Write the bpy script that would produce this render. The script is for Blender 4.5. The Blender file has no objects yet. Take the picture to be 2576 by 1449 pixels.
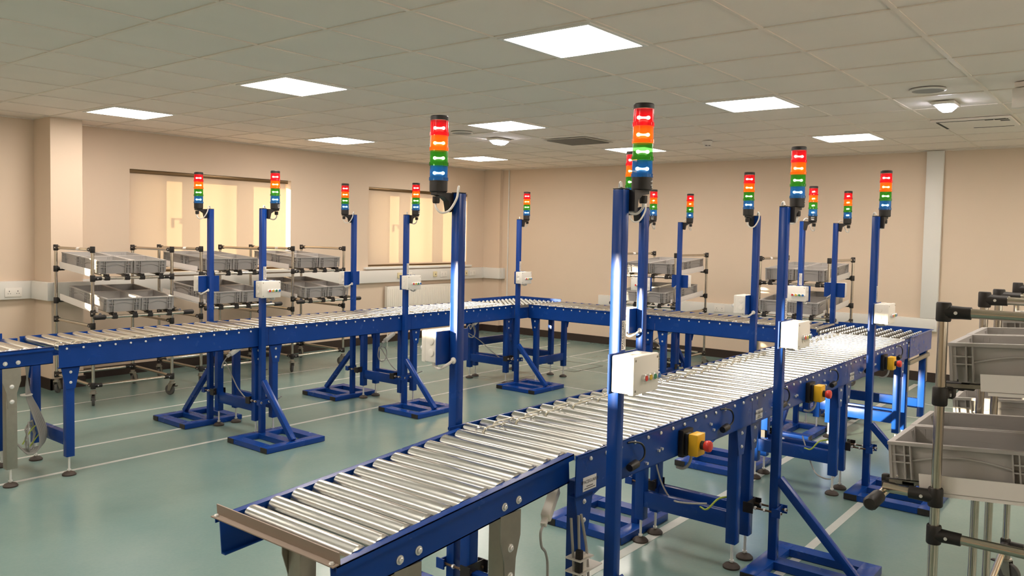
import bpy, bmesh, math, random
from mathutils import Vector, Matrix
random.seed(7)
C = bpy.context.scene
COL = C.collection
PI = math.pi
H = 2.587                       # ceiling height
WX, WY = 6.773, 5.81            # inner faces of the right wall and of the window wall
XB, YB = -7.0, -6.0             # inner faces of the two walls behind the camera

# ------------------------------------------------------------------ camera
cam_data = bpy.data.cameras.new('camera')
cam = bpy.data.objects.new('camera', cam_data); COL.objects.link(cam)
yaw, pitch, roll, foc = 0.674152732, -0.0470821877, 0.0194146792, 2039.26549
fw = Vector((math.cos(pitch)*math.cos(yaw), math.cos(pitch)*math.sin(yaw), math.sin(pitch)))
rt = Vector((math.sin(yaw), -math.cos(yaw), 0)); up = rt.cross(fw)
r2 = rt*math.cos(roll) + up*math.sin(roll); u2 = -rt*math.sin(roll) + up*math.cos(roll)
mw = Matrix((r2, u2, -fw)).transposed().to_4x4()
mw.translation = Vector((-3.26303447, -2.76097931, 1.5678245))
cam.matrix_world = mw
cam_data.sensor_width = 36; cam_data.lens = foc/2576*36
cam_data.shift_y = -38.6562912/2576
cam_data.clip_start = 0.05
C.camera = cam

# ------------------------------------------------------------------ world, sun, exposure
SUN_EL, SUN_AZ = 0.104, math.atan(0.5)       # tan(elevation), heading below +X
w = bpy.data.worlds.new('sky'); C.world = w; w.use_nodes = True
bg = w.node_tree.nodes['Background']
bg.inputs['Color'].default_value = (1.0, 0.85, 0.70, 1); bg.inputs['Strength'].default_value = 2.3
sl = bpy.data.lights.new('sun', 'SUN'); sl.energy = 17; sl.angle = math.radians(0.55); sl.color = (1.0, 0.80, 0.55)
so = bpy.data.objects.new('sun', sl); COL.objects.link(so)
so.location = (-20, 15, 6)
so.rotation_euler = Vector((math.cos(SUN_AZ), -math.sin(SUN_AZ), -SUN_EL)).to_track_quat('-Z', 'Y').to_euler()
PANEL = 15.0                                   # emission of a ceiling panel
C.view_settings.view_transform = 'Standard'; C.view_settings.look = 'None'
C.view_settings.gamma = 1; C.view_settings.use_curve_mapping = False
C.view_settings.exposure = 1.1

# ------------------------------------------------------------------ materials
def nodes(m): return m.node_tree.nodes, m.node_tree.links
def mat(name, col, rough=0.5, metal=0.0, noise=0.0, nscale=30, bump=0.0, bscale=200, coat=0.0, trans=0.0, emit=None, estr=0, spec=0.5, vec=None):
    m = bpy.data.materials.new(name); m.use_nodes = True
    N, L = nodes(m); b = N['Principled BSDF']
    b.inputs['Base Color'].default_value = (*col, 1); b.inputs['Roughness'].default_value = rough
    b.inputs['Metallic'].default_value = metal; b.inputs['Coat Weight'].default_value = coat
    b.inputs['Coat Roughness'].default_value = 0.12
    b.inputs['Specular IOR Level'].default_value = spec
    if trans: b.inputs['Transmission Weight'].default_value = trans
    if emit: b.inputs['Emission Color'].default_value = (*emit, 1); b.inputs['Emission Strength'].default_value = estr
    tc = N.new('ShaderNodeTexCoord')
    src = tc.outputs['Object']
    if vec:
        mp = N.new('ShaderNodeMapping'); mp.inputs['Scale'].default_value = vec; L.new(src, mp.inputs['Vector']); src = mp.outputs['Vector']
    if noise:
        t = N.new('ShaderNodeTexNoise'); t.inputs['Scale'].default_value = nscale; t.inputs['Detail'].default_value = 5
        L.new(src, t.inputs['Vector'])
        mx = N.new('ShaderNodeMix'); mx.data_type = 'RGBA'
        mx.inputs[6].default_value = (*[c*(1-noise) for c in col], 1); mx.inputs[7].default_value = (*[min(1, c*(1+noise)) for c in col], 1)
        L.new(t.outputs['Fac'], mx.inputs[0]); L.new(mx.outputs[2], b.inputs['Base Color'])
        mr = N.new('ShaderNodeMapRange'); mr.inputs['To Min'].default_value = max(0.02, rough-0.08); mr.inputs['To Max'].default_value = rough+0.08
        L.new(t.outputs['Fac'], mr.inputs['Value']); L.new(mr.outputs['Result'], b.inputs['Roughness'])
    if bump:
        t2 = N.new('ShaderNodeTexNoise'); t2.inputs['Scale'].default_value = bscale; L.new(src, t2.inputs['Vector'])
        bp = N.new('ShaderNodeBump'); bp.inputs['Strength'].default_value = bump; bp.inputs['Distance'].default_value = 0.002
        L.new(t2.outputs['Fac'], bp.inputs['Height']); L.new(bp.outputs['Normal'], b.inputs['Normal'])
    return m
def emis(name, col, s):
    m = bpy.data.materials.new(name); m.use_nodes = True; N, L = nodes(m)
    N.remove(N['Principled BSDF']); e = N.new('ShaderNodeEmission'); e.inputs['Color'].default_value = (*col, 1); e.inputs['Strength'].default_value = s
    L.new(e.outputs[0], N['Material Output'].inputs['Surface']); return m

BLUE = mat('blue_paint', (0.006, 0.046, 0.250), 0.25, noise=0.10, nscale=9, bump=0.05, bscale=70, coat=0.0, spec=0.24)
STEEL = mat('zinc_roller', (0.60, 0.60, 0.575), 0.27, 1.0, noise=0.05, nscale=40, vec=(1, .05, 1))
CHROME = mat('bright_bolt', (0.80, 0.79, 0.77), 0.38, 0.55)
GALV = mat('galvanised_steel', (0.36, 0.335, 0.285), 0.45, 0.85, noise=0.15, nscale=30)
TAUPE = mat('beige_grey_paint', (0.30, 0.235, 0.19), 0.5, 0.1, noise=0.05)
TUBE = mat('stainless_tube', (0.60, 0.55, 0.47), 0.20, 1.0, noise=0.06, nscale=12, vec=(1, 1, .1))
BLACK = mat('black_plastic', (0.014, 0.011, 0.010), 0.5)
BROWNFOOT = mat('brown_rubber_foot', (0.045, 0.032, 0.024), 0.6)
RUBBER = mat('grey_rubber_tyre', (0.085, 0.08, 0.075), 0.6)
WALLM = mat('cream_wall_paint', (0.70, 0.565, 0.44), 0.6, noise=0.02, nscale=2.5, bump=0.06, bscale=60, spec=0.35)
COLM = WALLM
SKIRT = mat('dark_brown_skirting', (0.030, 0.018, 0.013), 0.5)
TILE = mat('ceiling_tile', (0.88, 0.79, 0.71), 0.9, noise=0.03, nscale=3, bump=0.25, bscale=350, spec=0.1)
GRID = mat('ceiling_grid_metal', (0.80, 0.72, 0.63), 0.42, spec=0.4)
PVC = mat('white_pvc', (0.74, 0.72, 0.68), 0.4)
WPLAST = mat('white_plastic', (0.80, 0.76, 0.70), 0.38)
GUIDE = mat('white_plastic_guide', (0.83, 0.78, 0.75), 0.4)
CRATE = mat('grey_crate_plastic', (0.40, 0.38, 0.365), 0.42, noise=0.05, nscale=14)
YEL = mat('yellow_plastic', (0.75, 0.42, 0.012), 0.4)
REDB = mat('red_button', (0.62, 0.035, 0.025), 0.35)
YELB = mat('yellow_button', (0.62, 0.40, 0.03), 0.35)
GRNB = mat('green_button', (0.012, 0.20, 0.085), 0.35)
BLUB = mat('blue_button', (0.03, 0.14, 0.42), 0.35)
CABLE = mat('grey_cable', (0.36, 0.35, 0.33), 0.5)
WCABLE = mat('white_cable', (0.72, 0.69, 0.64), 0.45)
GCABLE = mat('green_yellow_cable', (0.32, 0.42, 0.05), 0.5)
BELT = mat('clear_belt', (0.55, 0.50, 0.38), 0.25, spec=0.6)
LABEL = mat('label_paper', (0.72, 0.70, 0.68), 0.5)
RUST = mat('rusty_threaded_rod', (0.13, 0.085, 0.055), 0.5, 0.7)
INK = mat('black_ink', (0.02, 0.02, 0.03), 0.6)
WINK = mat('pale_print', (0.6, 0.58, 0.55), 0.6)
FRAMEW = mat('white_window_frame', (0.80, 0.78, 0.74), 0.4)
BRONZE = mat('bronze_blind_rail', (0.16, 0.10, 0.045), 0.35, 0.6)
GREYGR = mat('grey_grille', (0.22, 0.195, 0.165), 0.7)
DARKGAP = mat('dark_gap', (0.03, 0.026, 0.02), 0.8)
RADM = mat('white_radiator', (0.78, 0.74, 0.66), 0.35)
BULB = [emis('glow_red', (1.0, 0.62, 0.40), 34), emis('glow_amber', (1.0, 0.74, 0.28), 30), emis('glow_green', (0.88, 1.0, 0.55), 26), emis('glow_blue', (0.85, 0.98, 1.0), 26)]
DIFF = emis('panel_diffuser', (1.0, 0.90, 0.80), PANEL)
EMLAMP = emis('emergency_lamp', (0.85, 0.85, 1.0), 14)

def lens_mat(name, col, s):
    m = bpy.data.materials.new(name); m.use_nodes = True; N, L = nodes(m); b = N['Principled BSDF']
    b.inputs['Base Color'].default_value = (*col, 1); b.inputs['Roughness'].default_value = 0.12; b.inputs['Coat Weight'].default_value = 0.5
    tr = N.new('ShaderNodeBsdfTransparent'); tr.inputs['Color'].default_value = (*[min(1, c*.85+.13) for c in col], 1)
    tl = N.new('ShaderNodeBsdfTranslucent'); tl.inputs['Color'].default_value = (*col, 1)
    m1 = N.new('ShaderNodeMixShader'); m1.inputs[0].default_value = 0.16; L.new(b.outputs[0], m1.inputs[1]); L.new(tl.outputs[0], m1.inputs[2])
    m2 = N.new('ShaderNodeMixShader'); m2.inputs[0].default_value = s; L.new(m1.outputs[0], m2.inputs[1]); L.new(tr.outputs[0], m2.inputs[2])
    L.new(m2.outputs[0], N['Material Output'].inputs['Surface']); return m
LENS = [lens_mat('red_lens', (0.62, 0.012, 0.03), .60), lens_mat('amber_lens', (0.85, 0.19, 0.008), .60),
        lens_mat('green_lens', (0.03, 0.22, 0.015), .60), lens_mat('blue_lens', (0.012, 0.13, 0.33), .60)]

def glass_mat():
    m = bpy.data.materials.new('window_glass'); m.use_nodes = True; N, L = nodes(m); N.remove(N['Principled BSDF'])
    tr = N.new('ShaderNodeBsdfTransparent'); tr.inputs['Color'].default_value = (.95, .97, .96, 1)
    gl = N.new('ShaderNodeBsdfGlossy'); gl.inputs['Roughness'].default_value = 0.02
    mx = N.new('ShaderNodeMixShader'); mx.inputs[0].default_value = 0.05
    L.new(tr.outputs[0], mx.inputs[1]); L.new(gl.outputs[0], mx.inputs[2]); L.new(mx.outputs[0], N['Material Output'].inputs['Surface']); return m
GLASS = glass_mat()
def blind_mat():
    m = bpy.data.materials.new('blind_fabric'); m.use_nodes = True; N, L = nodes(m); N.remove(N['Principled BSDF'])
    d = N.new('ShaderNodeBsdfDiffuse'); d.inputs['Color'].default_value = (.70, .60, .52, 1)
    t = N.new('ShaderNodeBsdfTranslucent'); t.inputs['Color'].default_value = (.74, .65, .52, 1)
    mx = N.new('ShaderNodeMixShader'); mx.inputs[0].default_value = 0.41
    L.new(d.outputs[0], mx.inputs[1]); L.new(t.outputs[0], mx.inputs[2]); L.new(mx.outputs[0], N['Material Output'].inputs['Surface']); return m
BLIND = blind_mat()
def floor_mat():
    m = bpy.data.materials.new('teal_vinyl_floor'); m.use_nodes = True; N, L = nodes(m); b = N['Principled BSDF']
    tc = N.new('ShaderNodeTexCoord')
    n1 = N.new('ShaderNodeTexNoise'); n1.inputs['Scale'].default_value = 1.6; n1.inputs['Detail'].default_value = 8; n1.inputs['Roughness'].default_value = .65
    n2 = N.new('ShaderNodeTexNoise'); n2.inputs['Scale'].default_value = 60; n2.inputs['Detail'].default_value = 4
    L.new(tc.outputs['Object'], n1.inputs['Vector']); L.new(tc.outputs['Object'], n2.inputs['Vector'])
    add = N.new('ShaderNodeMath'); add.operation = 'MULTIPLY_ADD'; L.new(n2.outputs['Fac'], add.inputs[0]); add.inputs[1].default_value = .35; L.new(n1.outputs['Fac'], add.inputs[2])
    cr = N.new('ShaderNodeValToRGB'); cr.color_ramp.elements[0].position = .35; cr.color_ramp.elements[0].color = (.135, .232, .216, 1)
    cr.color_ramp.elements[1].position = .95; cr.color_ramp.elements[1].color = (.195, .278, .254, 1)
    L.new(add.outputs[0], cr.inputs['Fac']); L.new(cr.outputs['Color'], b.inputs['Base Color'])
    mr = N.new('ShaderNodeMapRange'); mr.inputs['To Min'].default_value = .14; mr.inputs['To Max'].default_value = .32
    L.new(n1.outputs['Fac'], mr.inputs['Value']); L.new(mr.outputs['Result'], b.inputs['Roughness'])
    b.inputs['Specular IOR Level'].default_value = .55
    n3 = N.new('ShaderNodeTexNoise'); n3.inputs['Scale'].default_value = 5; L.new(tc.outputs['Object'], n3.inputs['Vector'])
    bp = N.new('ShaderNodeBump'); bp.inputs['Strength'].default_value = .25; bp.inputs['Distance'].default_value = .004
    L.new(n3.outputs['Fac'], bp.inputs['Height']); L.new(bp.outputs['Normal'], b.inputs['Normal'])
    return m
FLOORM = floor_mat()
SEAM = mat('pale_weld_line', (0.50, 0.52, 0.49), 0.4)
TAPE = mat('worn_white_tape', (0.46, 0.48, 0.45), 0.45, noise=0.12, nscale=14)
SCUFF = mat('floor_hatch_edge', (0.10, 0.09, 0.07), 0.5)

# ------------------------------------------------------------------ mesh builder
class G:
    def __init__(s): s.b = bmesh.new(); s.mi = 0
    def _tag(s, faces, smooth=False):
        for f in faces: f.material_index = s.mi; f.smooth = smooth
        return s
    def quadbox(s, P, bev=0):
        vs = [s.b.verts.new(p) for p in P]
        fs = [s.b.faces.new([vs[i] for i in q]) for q in ((0,3,2,1),(4,5,6,7),(0,1,5,4),(1,2,6,5),(2,3,7,6),(3,0,4,7))]
        s._tag(fs)
        if bev:
            es = list({e for f in fs for e in f.edges})
            r = bmesh.ops.bevel(s.b, geom=es, offset=bev, segments=2, profile=.5, affect='EDGES')
            s._tag(r['faces'], False)
        return s
    def box(s, x0, x1, y0, y1, z0, z1, bev=0):
        return s.quadbox([(x0,y0,z0),(x1,y0,z0),(x1,y1,z0),(x0,y1,z0),(x0,y0,z1),(x1,y0,z1),(x1,y1,z1),(x0,y1,z1)], bev)
    def cbox(s, c, d, bev=0):
        return s.box(c[0]-d[0]/2, c[0]+d[0]/2, c[1]-d[1]/2, c[1]+d[1]/2, c[2]-d[2]/2, c[2]+d[2]/2, bev)
    def bar(s, p, q, wd, ht, upv=(0,0,1), bev=0):        # rectangular bar from p to q
        p, q = Vector(p), Vector(q); d = (q-p).normalized(); u = Vector(upv)
        n = d.cross(u)
        if n.length < 1e-4: n = d.cross(Vector((1,0,0)))
        n.normalize(); u = n.cross(d).normalized()
        a, c = n*wd/2, u*ht/2
        return s.quadbox([p-a-c, p+a-c, q+a-c, q-a-c, p-a+c, p+a+c, q+a+c, q-a+c], bev)
    def ring(s, c, ax, r, n, ref=None):
        ax = Vector(ax).normalized(); t = ref or (Vector((0,0,1)) if abs(ax.z) < .9 else Vector((1,0,0)))
        u = ax.cross(t).normalized(); v = ax.cross(u)
        return [s.b.verts.new(Vector(c)+u*(r*math.cos(2*PI*k/n))+v*(r*math.sin(2*PI*k/n))) for k in range(n)]
    def lathe(s, prof, c=(0,0,0), ax=(0,0,1), n=16, caps=True):   # prof = [(radius, height)...]
        ax = Vector(ax).normalized(); c = Vector(c); rs = []
        for r, h in prof: rs.append(s.ring(c+ax*h, ax, max(r, 1e-5), n))
        fs = []
        for a, b2 in zip(rs, rs[1:]):
            for k in range(n): fs.append(s.b.faces.new([a[k], a[(k+1)%n], b2[(k+1)%n], b2[k]]))
        s._tag(fs, True)
        if caps: s._tag([s.b.faces.new(rs[0][::-1]), s.b.faces.new(rs[-1])])
        return s
    def tube(s, p, q, r, n=12, r2=None):
        p, q = Vector(p), Vector(q); L = (q-p).length
        return s.lathe([(r, 0), (r if r2 is None else r2, L)], p, q-p, n)
    def path(s, pts, r, n=6, closed=False):
        P = [Vector(p) for p in pts]; m = len(P); rs = []; ref = None
        for i in range(m):
            a = P[(i-1) % m] if (closed or i > 0) else P[i]; b2 = P[(i+1) % m] if (closed or i < m-1) else P[i]
            t = (b2-a).normalized()
            if ref is None: ref = Vector((0,0,1)) if abs(t.z) < .9 else Vector((1,0,0))
            u = t.cross(ref).normalized(); v = t.cross(u).normalized(); ref = -v if (-v).dot(ref) > 0 else v
            rs.append([s.b.verts.new(P[i]+u*(r*math.cos(2*PI*k/n))+v*(r*math.sin(2*PI*k/n))) for k in range(n)])
        fs = []
        for i in range(m if closed else m-1):
            a, b2 = rs[i], rs[(i+1) % m]
            for k in range(n): fs.append(s.b.faces.new([a[k], a[(k+1)%n], b2[(k+1)%n], b2[k]]))
        if not closed: fs += [s.b.faces.new(rs[0][::-1]), s.b.faces.new(rs[-1])]
        return s._tag(fs, True)
    def prism(s, poly, f0, f1):           # polygon points mapped by two functions to the two faces
        a = [s.b.verts.new(f0(*p)) for p in poly]; c = [s.b.verts.new(f1(*p)) for p in poly]; n = len(poly)
        fs = [s.b.faces.new(a[::-1]), s.b.faces.new(c)] + [s.b.faces.new([a[k], a[(k+1)%n], c[(k+1)%n], c[k]]) for k in range(n)]
        return s._tag(fs)
    def mesh(s, name, mats, ang=35):
        bmesh.ops.recalc_face_normals(s.b, faces=s.b.faces)
        me = bpy.data.meshes.new(name); s.b.to_mesh(me); s.b.free()
        for m in (mats if isinstance(mats, (list, tuple)) else [mats]): me.materials.append(m)
        me.set_sharp_from_angle(angle=math.radians(ang))
        return me

def smooth(pts, k=5):                     # Catmull-Rom through the points
    P = [Vector(p) for p in pts]; P = [P[0]*2-P[1]] + P + [P[-1]*2-P[-2]]; out = []
    for i in range(1, len(P)-2):
        a, b, c, d = P[i-1:i+3]
        for j in range(k):
            t = j/k; out.append(.5*((2*b)+(c-a)*t+(2*a-5*b+4*c-d)*t*t+(-a+3*b-3*c+d)*t**3))
    out.append(P[-2]); return out
def link(name, me, parent=None, loc=None, rot=None):
    o = bpy.data.objects.new(name, me); COL.objects.link(o)
    if parent: o.parent = parent
    if loc: o.location = loc
    if rot: o.rotation_euler = rot
    return o
def obj(name, g, m, parent=None, loc=None, rot=None): return link(name, g.mesh(name, m), parent, loc, rot)
def tag(o, label, cat, group=None):
    o['label'] = label; o['category'] = cat
    if group: o['group'] = group
    return o
def thing(name, label, cat, loc=(0,0,0), rz=0, group=None, rot=None):
    o = bpy.data.objects.new(name, None); COL.objects.link(o); o.empty_display_size = .1
    o.location = loc; o.rotation_euler = rot or (0, 0, rz)
    return tag(o, label, cat, group)
def struct(name, g, m, parent=None):
    o = obj(name, g, m, parent)
    if not parent: o['kind'] = 'structure'
    return o
KIDS = {}
def kids(o): return [c for c in COL.objects if c.parent == o]
def dup(root, label, loc, rz=0, rot=None):
    if root.name not in KIDS: KIDS[root.name] = [(c, kids(c)) for c in kids(root)]
    r = root.copy(); COL.objects.link(r); r.location = loc; r.rotation_euler = rot or (0, 0, rz); r['label'] = label
    for c, gs in KIDS[root.name]:
        d = c.copy(); COL.objects.link(d); d.parent = r
        for g in gs:
            e = g.copy(); COL.objects.link(e); e.parent = d
    return r
def text_mesh(name, txt, size, m):
    cu = bpy.data.curves.new(name, 'FONT'); cu.body = txt; cu.size = size; cu.align_x = 'CENTER'; cu.align_y = 'CENTER'; cu.extrude = .0003
    o = bpy.data.objects.new(name, cu); COL.objects.link(o)
    dg = bpy.context.evaluated_depsgraph_get(); me = bpy.data.meshes.new_from_object(o.evaluated_get(dg))
    bpy.data.objects.remove(o); me.materials.clear(); me.materials.append(m); return me

# ================================================================== ROOM
g = G().box(XB-.3, WX+.3, YB-.3, WY+.3, -.1, 0); floor = struct('floor', g, FLOORM)
def fline(pts, wd, m, name='floor_marking'):
    g = G()
    for a, b in zip(pts, pts[1:]): g.bar((*a, .0006), (*b, .0006), wd, .0012)
    return obj(name, g, m, floor)
fline([(XB+.1, 2.61), (2.3, 2.65), (5.8, 2.66)], .034, SEAM)
fline([(XB+.1, 3.17), (6.5, 3.16)], .032, SEAM)
fline([(XB+.1, 4.02), (6.5, 3.93)], .030, SEAM)
fline([(XB+.1, 4.70), (6.5, 4.62)], .024, SEAM)
fline([(XB+.1, -.775), (6.5, -.72)], .055, TAPE)
fline([(XB+.1, -1.44), (6.5, -1.42)], .045, TAPE)
fline([(4.62, -4.0), (4.62, 5.2)], .022, SEAM)
fline([(5.35, -4.0), (5.35, 5.6)], .022, SEAM)
fline([(3.62, -.4), (3.62, 2.3)], .022, SEAM)
for (x, y, sx, sy) in ((4.75, 2.75, .3, .3), (4.55, -.25, .3, .25)):      # floor boxes with dark rims
    g = G()
    for a, b in (((x-sx, y-sy), (x+sx, y-sy)), ((x+sx, y-sy), (x+sx, y+sy)), ((x+sx, y+sy), (x-sx, y+sy)), ((x-sx, y+sy), (x-sx, y-sy))):
        g.bar((*a, .001), (*b, .001), .012, .002)
    obj('floor_hatch', g, SCUFF, floor)

def wall_y(name, y0, y1, xa, xb, holes):          # wall in an XZ plane with rectangular openings
    g = G(); xs = sorted(holes); x = xa
    for (h0, h1, z0, z1) in xs:
        g.box(x, h0, y0, y1, 0, H+.1); g.box(h0, h1, y0, y1, 0, z0); g.box(h0, h1, y0, y1, z1, H+.1); x = h1
    g.box(x, xb, y0, y1, 0, H+.1); return struct(name, g, WALLM)
def wall_x(name, x0, x1, ya, yb, holes):
    g = G(); y = ya
    for (h0, h1, z0, z1) in sorted(holes):
        g.box(x0, x1, y, h0, 0, H+.1); g.box(x0, x1, h0, h1, 0, z0); g.box(x0, x1, h0, h1, z1, H+.1); y = h1
    g.box(x0, x1, y, yb, 0, H+.1); return struct(name, g, WALLM)
W1 = (.937, 2.979, 1.075, 2.185); W2 = (4.263, 6.305, 1.075, 2.185); W4 = (-4.5, -2.32, 1.075, 2.185)
W3_BEAM = [(1.45, 2.17, 1.72, 2.22), (2.23, 3.60, 1.875, 2.17), (3.66, 4.70, 1.20, 1.78)]
wall_y('wall_left', WY, WY+.25, XB-.3, WX+.3, [W1, W2, W4])
wall_x('wall_right', WX, WX+.25, YB-.3, WY+.3, [])
wall_x('wall_rear', XB-.25, XB, YB-.3, WY+.3, W3_BEAM)
W5_FILL = [(-5.5, -2.9, .95, 2.2), (-1.6, 1.0, .95, 2.2), (2.3, 4.9, .95, 2.2)]
wall_y('wall_front', YB-.25, YB, XB-.3, WX+.3, W5_FILL)
struct('wall_pillar', G().box(.0, .29, 5.43, WY, 0, H+.05), COLM)
struct('wall_corner_pier', G().box(WX-.07, WX, 5.47, WY, 0, H+.05), COLM)
def base(name, boxes):
    g = G()
    for b in boxes: g.box(*b)
    return struct(name, g, SKIRT)
base('baseboard_left', [(XB, -.015, WY-.015, WY, 0, .106), (-.015, 0, 5.415, WY, 0, .106), (-.015, .305, 5.415, 5.43, 0, .106), (.29, .305, 5.43, WY, 0, .106), (.305, WX-.085, WY-.015, WY, 0, .106)])
base('baseboard_right', [(WX-.015, WX, YB, 5.47, 0, .106), (WX-.085, WX-.07, 5.455, WY-.015, 0, .106), (WX-.07, WX-.015, 5.455, 5.47, 0, .106)])
# ceiling: tiles a little above an exposed grid
struct('ceiling', G().box(XB-.3, WX+.3, YB-.3, WY+.3, H+.006, H+.1), TILE)
g = G()
for i in range(-12, 13):
    x = .6*i
    if XB < x < WX: g.box(x-.012, x+.012, YB, WY, H, H+.0055)
for j in range(-10, 11):
    y = -.6*j
    if YB < y < WY: g.box(XB, WX, y-.012, y+.012, H+.0004, H+.0055)
struct('trim_1', g, GRID)
g = G()                                            # shadow-gap edge angle round the room
g.box(XB, 0, WY-.02, WY, H-.004, H+.005); g.box(.29, WX-.07, WY-.02, WY, H-.004, H+.005); g.box(WX-.02, WX, YB, 5.47, H-.004, H+.005)
struct('trim_2', g, GRID)

# windows: frame, panes, then blinds (blinds are things)
def window(n, W, y0=WY+.12):
    x0, x1, z0, z1 = W
    g = G()
    b1, b2 = x0+.44, x0+1.13
    d0, d1 = y0, y0+.06
    for a, b in ((x0, x0+.05), (b1, b1+.10), (b2, b2+.11), (x1-.05, x1)): g.box(a, b, d0, d1, z0, z1)
    g.box(x0, x1, d0, d1, z0, z0+.07); g.box(x0, x1, d0, d1, z1-.07, z1)
    f = struct('window_%d' % n, g, FRAMEW)
    gp = G().box(x0+.04, x1-.04, y0+.028, y0+.034, z0+.05, z1-.05); obj('glass_pane', gp, GLASS, f)
    gh = G().box(b1+.012, b1+.032, y0-.022, y0, 1.63, 1.69).box(b1-.055, b1+.032, y0-.034, y0-.022, 1.672, 1.688).box(b1-.062, b1-.046, y0-.034, y0-.022, 1.58, 1.688)
    obj('window_handle', gh, FRAMEW, f)
    obj('window_sill', G().box(x0-.08, x1+.08, WY-.045, WY+.13, z0-.03, z0+.002, .004), FRAMEW, f)
    return f
window(1, W1); window(2, W2); window(3, W4)
for k, (y0, y1, z0, z1) in enumerate(W3_BEAM):            # unseen slot windows behind the camera, shaped to aim the sun beams
    g = G()
    for a, b in ((y0, y0+.03), (y1-.03, y1)): g.box(XB-.15, XB-.10, a, b, z0, z1)
    g.box(XB-.15, XB-.10, y0, y1, z0, z0+.02); g.box(XB-.15, XB-.10, y0, y1, z1-.02, z1)
    f = struct('window_%d' % (7+k), g, FRAMEW); obj('glass_pane', G().box(XB-.127, XB-.122, y0, y1, z0, z1), GLASS, f)
for k, (x0, x1, z0, z1) in enumerate(W5_FILL):            # unseen windows added behind the camera to brighten the ceiling
    g = G()
    for a, b in ((x0, x0+.05), ((x0+x1)/2-.04, (x0+x1)/2+.04), (x1-.05, x1)): g.box(a, b, YB-.18, YB-.12, z0, z1)
    g.box(x0, x1, YB-.18, YB-.12, z0, z0+.06); g.box(x0, x1, YB-.18, YB-.12, z1-.06, z1)
    f = struct('window_%d' % (4+k), g, FRAMEW); obj('glass_pane', G().box(x0+.03, x1-.03, YB-.153, YB-.147, z0+.03, z1-.03), GLASS, f)

def blind(label, x0, x1, z0, z1):
    t = thing('roller_blind', label, 'window blind', ((x0+x1)/2, WY+.035, z0), group='roller blinds')
    hw = (x1-x0)/2; hh = z1-z0
    obj('blind_fabric', G().box(-hw, hw, -.0006, .0006, 0, hh-.02), BLIND, t)
    obj('blind_rail', G().box(-hw-.012, hw+.03, -.02, .03, hh-.035, hh+.005, .004), BRONZE, t)
    obj('bottom_bar', G().box(-hw, hw, -.007, .007, -.004, .022, .003), BRONZE, t)
    return t
blind('closed cream roller blind in the wide window nearest the pillar, three sunlit panes showing through', .95, 2.918, 1.085, 2.180)
blind('closed cream roller blind in the window above the radiator, near the room corner', 4.276, 6.29, 1.085, 2.180)
blind('closed cream roller blind in the window left of the pillar, beyond the picture', -4.487, -2.66, 1.085, 2.180)

# cable trunking, sockets, radiator, pipe
def trunk(name, label, segs, seams=()):
    g = G()
    for s in segs: g.box(*s, .003)
    t = tag(obj(name, g, PVC), label, 'cable trunking')
    return t
TZ0, TZ1 = .858, 1.03
trunk('cable_trunking', 'white dado trunking running along the window wall under both sills into the corner',
      [(.29, WX-.07, WY-.055, WY-.001, TZ0, TZ1), (WX-.125, WX-.07, 5.41, WY-.055, TZ0, TZ1), (WX-.07, WX-.001, 5.40, 5.47, TZ0, TZ1)])
trunk('cable_trunking', 'white dado trunking left of the pillar, wrapped round its two visible faces',
      [(XB+.3, -.001, WY-.055, WY-.001, TZ0, TZ1), (-.055, -.001, 5.376, WY-.056, TZ0, TZ1), (-.0005, .345, 5.376, 5.429, TZ0, TZ1)])
trunk('cable_trunking', 'white trunking low on the right wall, rising in a broad upright to the ceiling',
      [(WX-.055, WX-.001, -.85, 3.6, .575, .715), (WX-.05, WX-.001, -.85, -.675, .719, H-.002)])
def socket(label, loc, ax):
    t = thing('wall_socket', label, 'wall socket', loc, 0 if ax == 'y' else -PI/2, 'double wall sockets')
    obj('face_plate', G().box(-.073, .073, -.010, 0, -.043, .043, .004), WPLAST, t)
    for sx in (-.037, .037):
        g = G().box(sx-.003, sx+.003, -.0112, -.0095, .006, .016).box(sx-.013, sx-.007, -.0112, -.0095, -.014, -.009).box(sx+.007, sx+.013, -.0112, -.0095, -.014, -.009)
        obj('socket_holes', g, INK, t)
def blank(label, loc):
    t = thing('data_outlet', label, 'data outlet', loc, 0, 'cream data outlets')
    obj('face_plate', G().box(-.036, .036, -.022, 0, -.04, .04, .005), mat('cream_plastic', (.72, .62, .38), .4) if 'cream_plastic' not in bpy.data.materials else bpy.data.materials['cream_plastic'], t)
    obj('data_port', G().box(-.008, .008, -.0235, -.021, -.010, .006), INK, t)
yT = WY-.055
socket('double socket on the trunking at the far left edge, left of the pillar', (-.21, yT, .925), 'y')
for x, l in ((4.98, 'under the left part of the radiator window'), (5.72, 'right of the middle under the radiator window'), (6.38, 'closest to the room corner')):
    socket('double socket on the dado trunking, '+l, (x, yT, .945), 'y')
for x, l in ((4.80, 'left of two above the radiator'), (5.53, 'right of two above the radiator'), (6.22, 'closest to the corner')):
    blank('small cream data outlet on the dado trunking, '+l, (x, yT, .95))
socket('double socket on the low right wall trunking behind the far conveyor', (WX-.055, 1.72, .645), 'x')
t = thing('radiator', 'white ribbed panel radiator under the window near the corner', 'radiator', (5.25, WY-.055, .33))
g = G().box(-.70, .70, -.03, .03, 0, .47, .008)
for k in range(34): g.box(-.68+k*.0405, -.66+k*.0405, -.036, -.028, .03, .43, .003)
obj('front_panel', g, RADM, t)
g = G()
for k in range(46): g.box(-.685+k*.03, -.672+k*.03, -.016, .016, .468, .4715)
obj('top_grille', g, DARKGAP, t)
g = G()
for sx in (-.66, .66): g.tube((sx, 0, -.33), (sx, 0, .01), .0085)
obj('supply_pipe', g, RADM, t)
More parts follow.
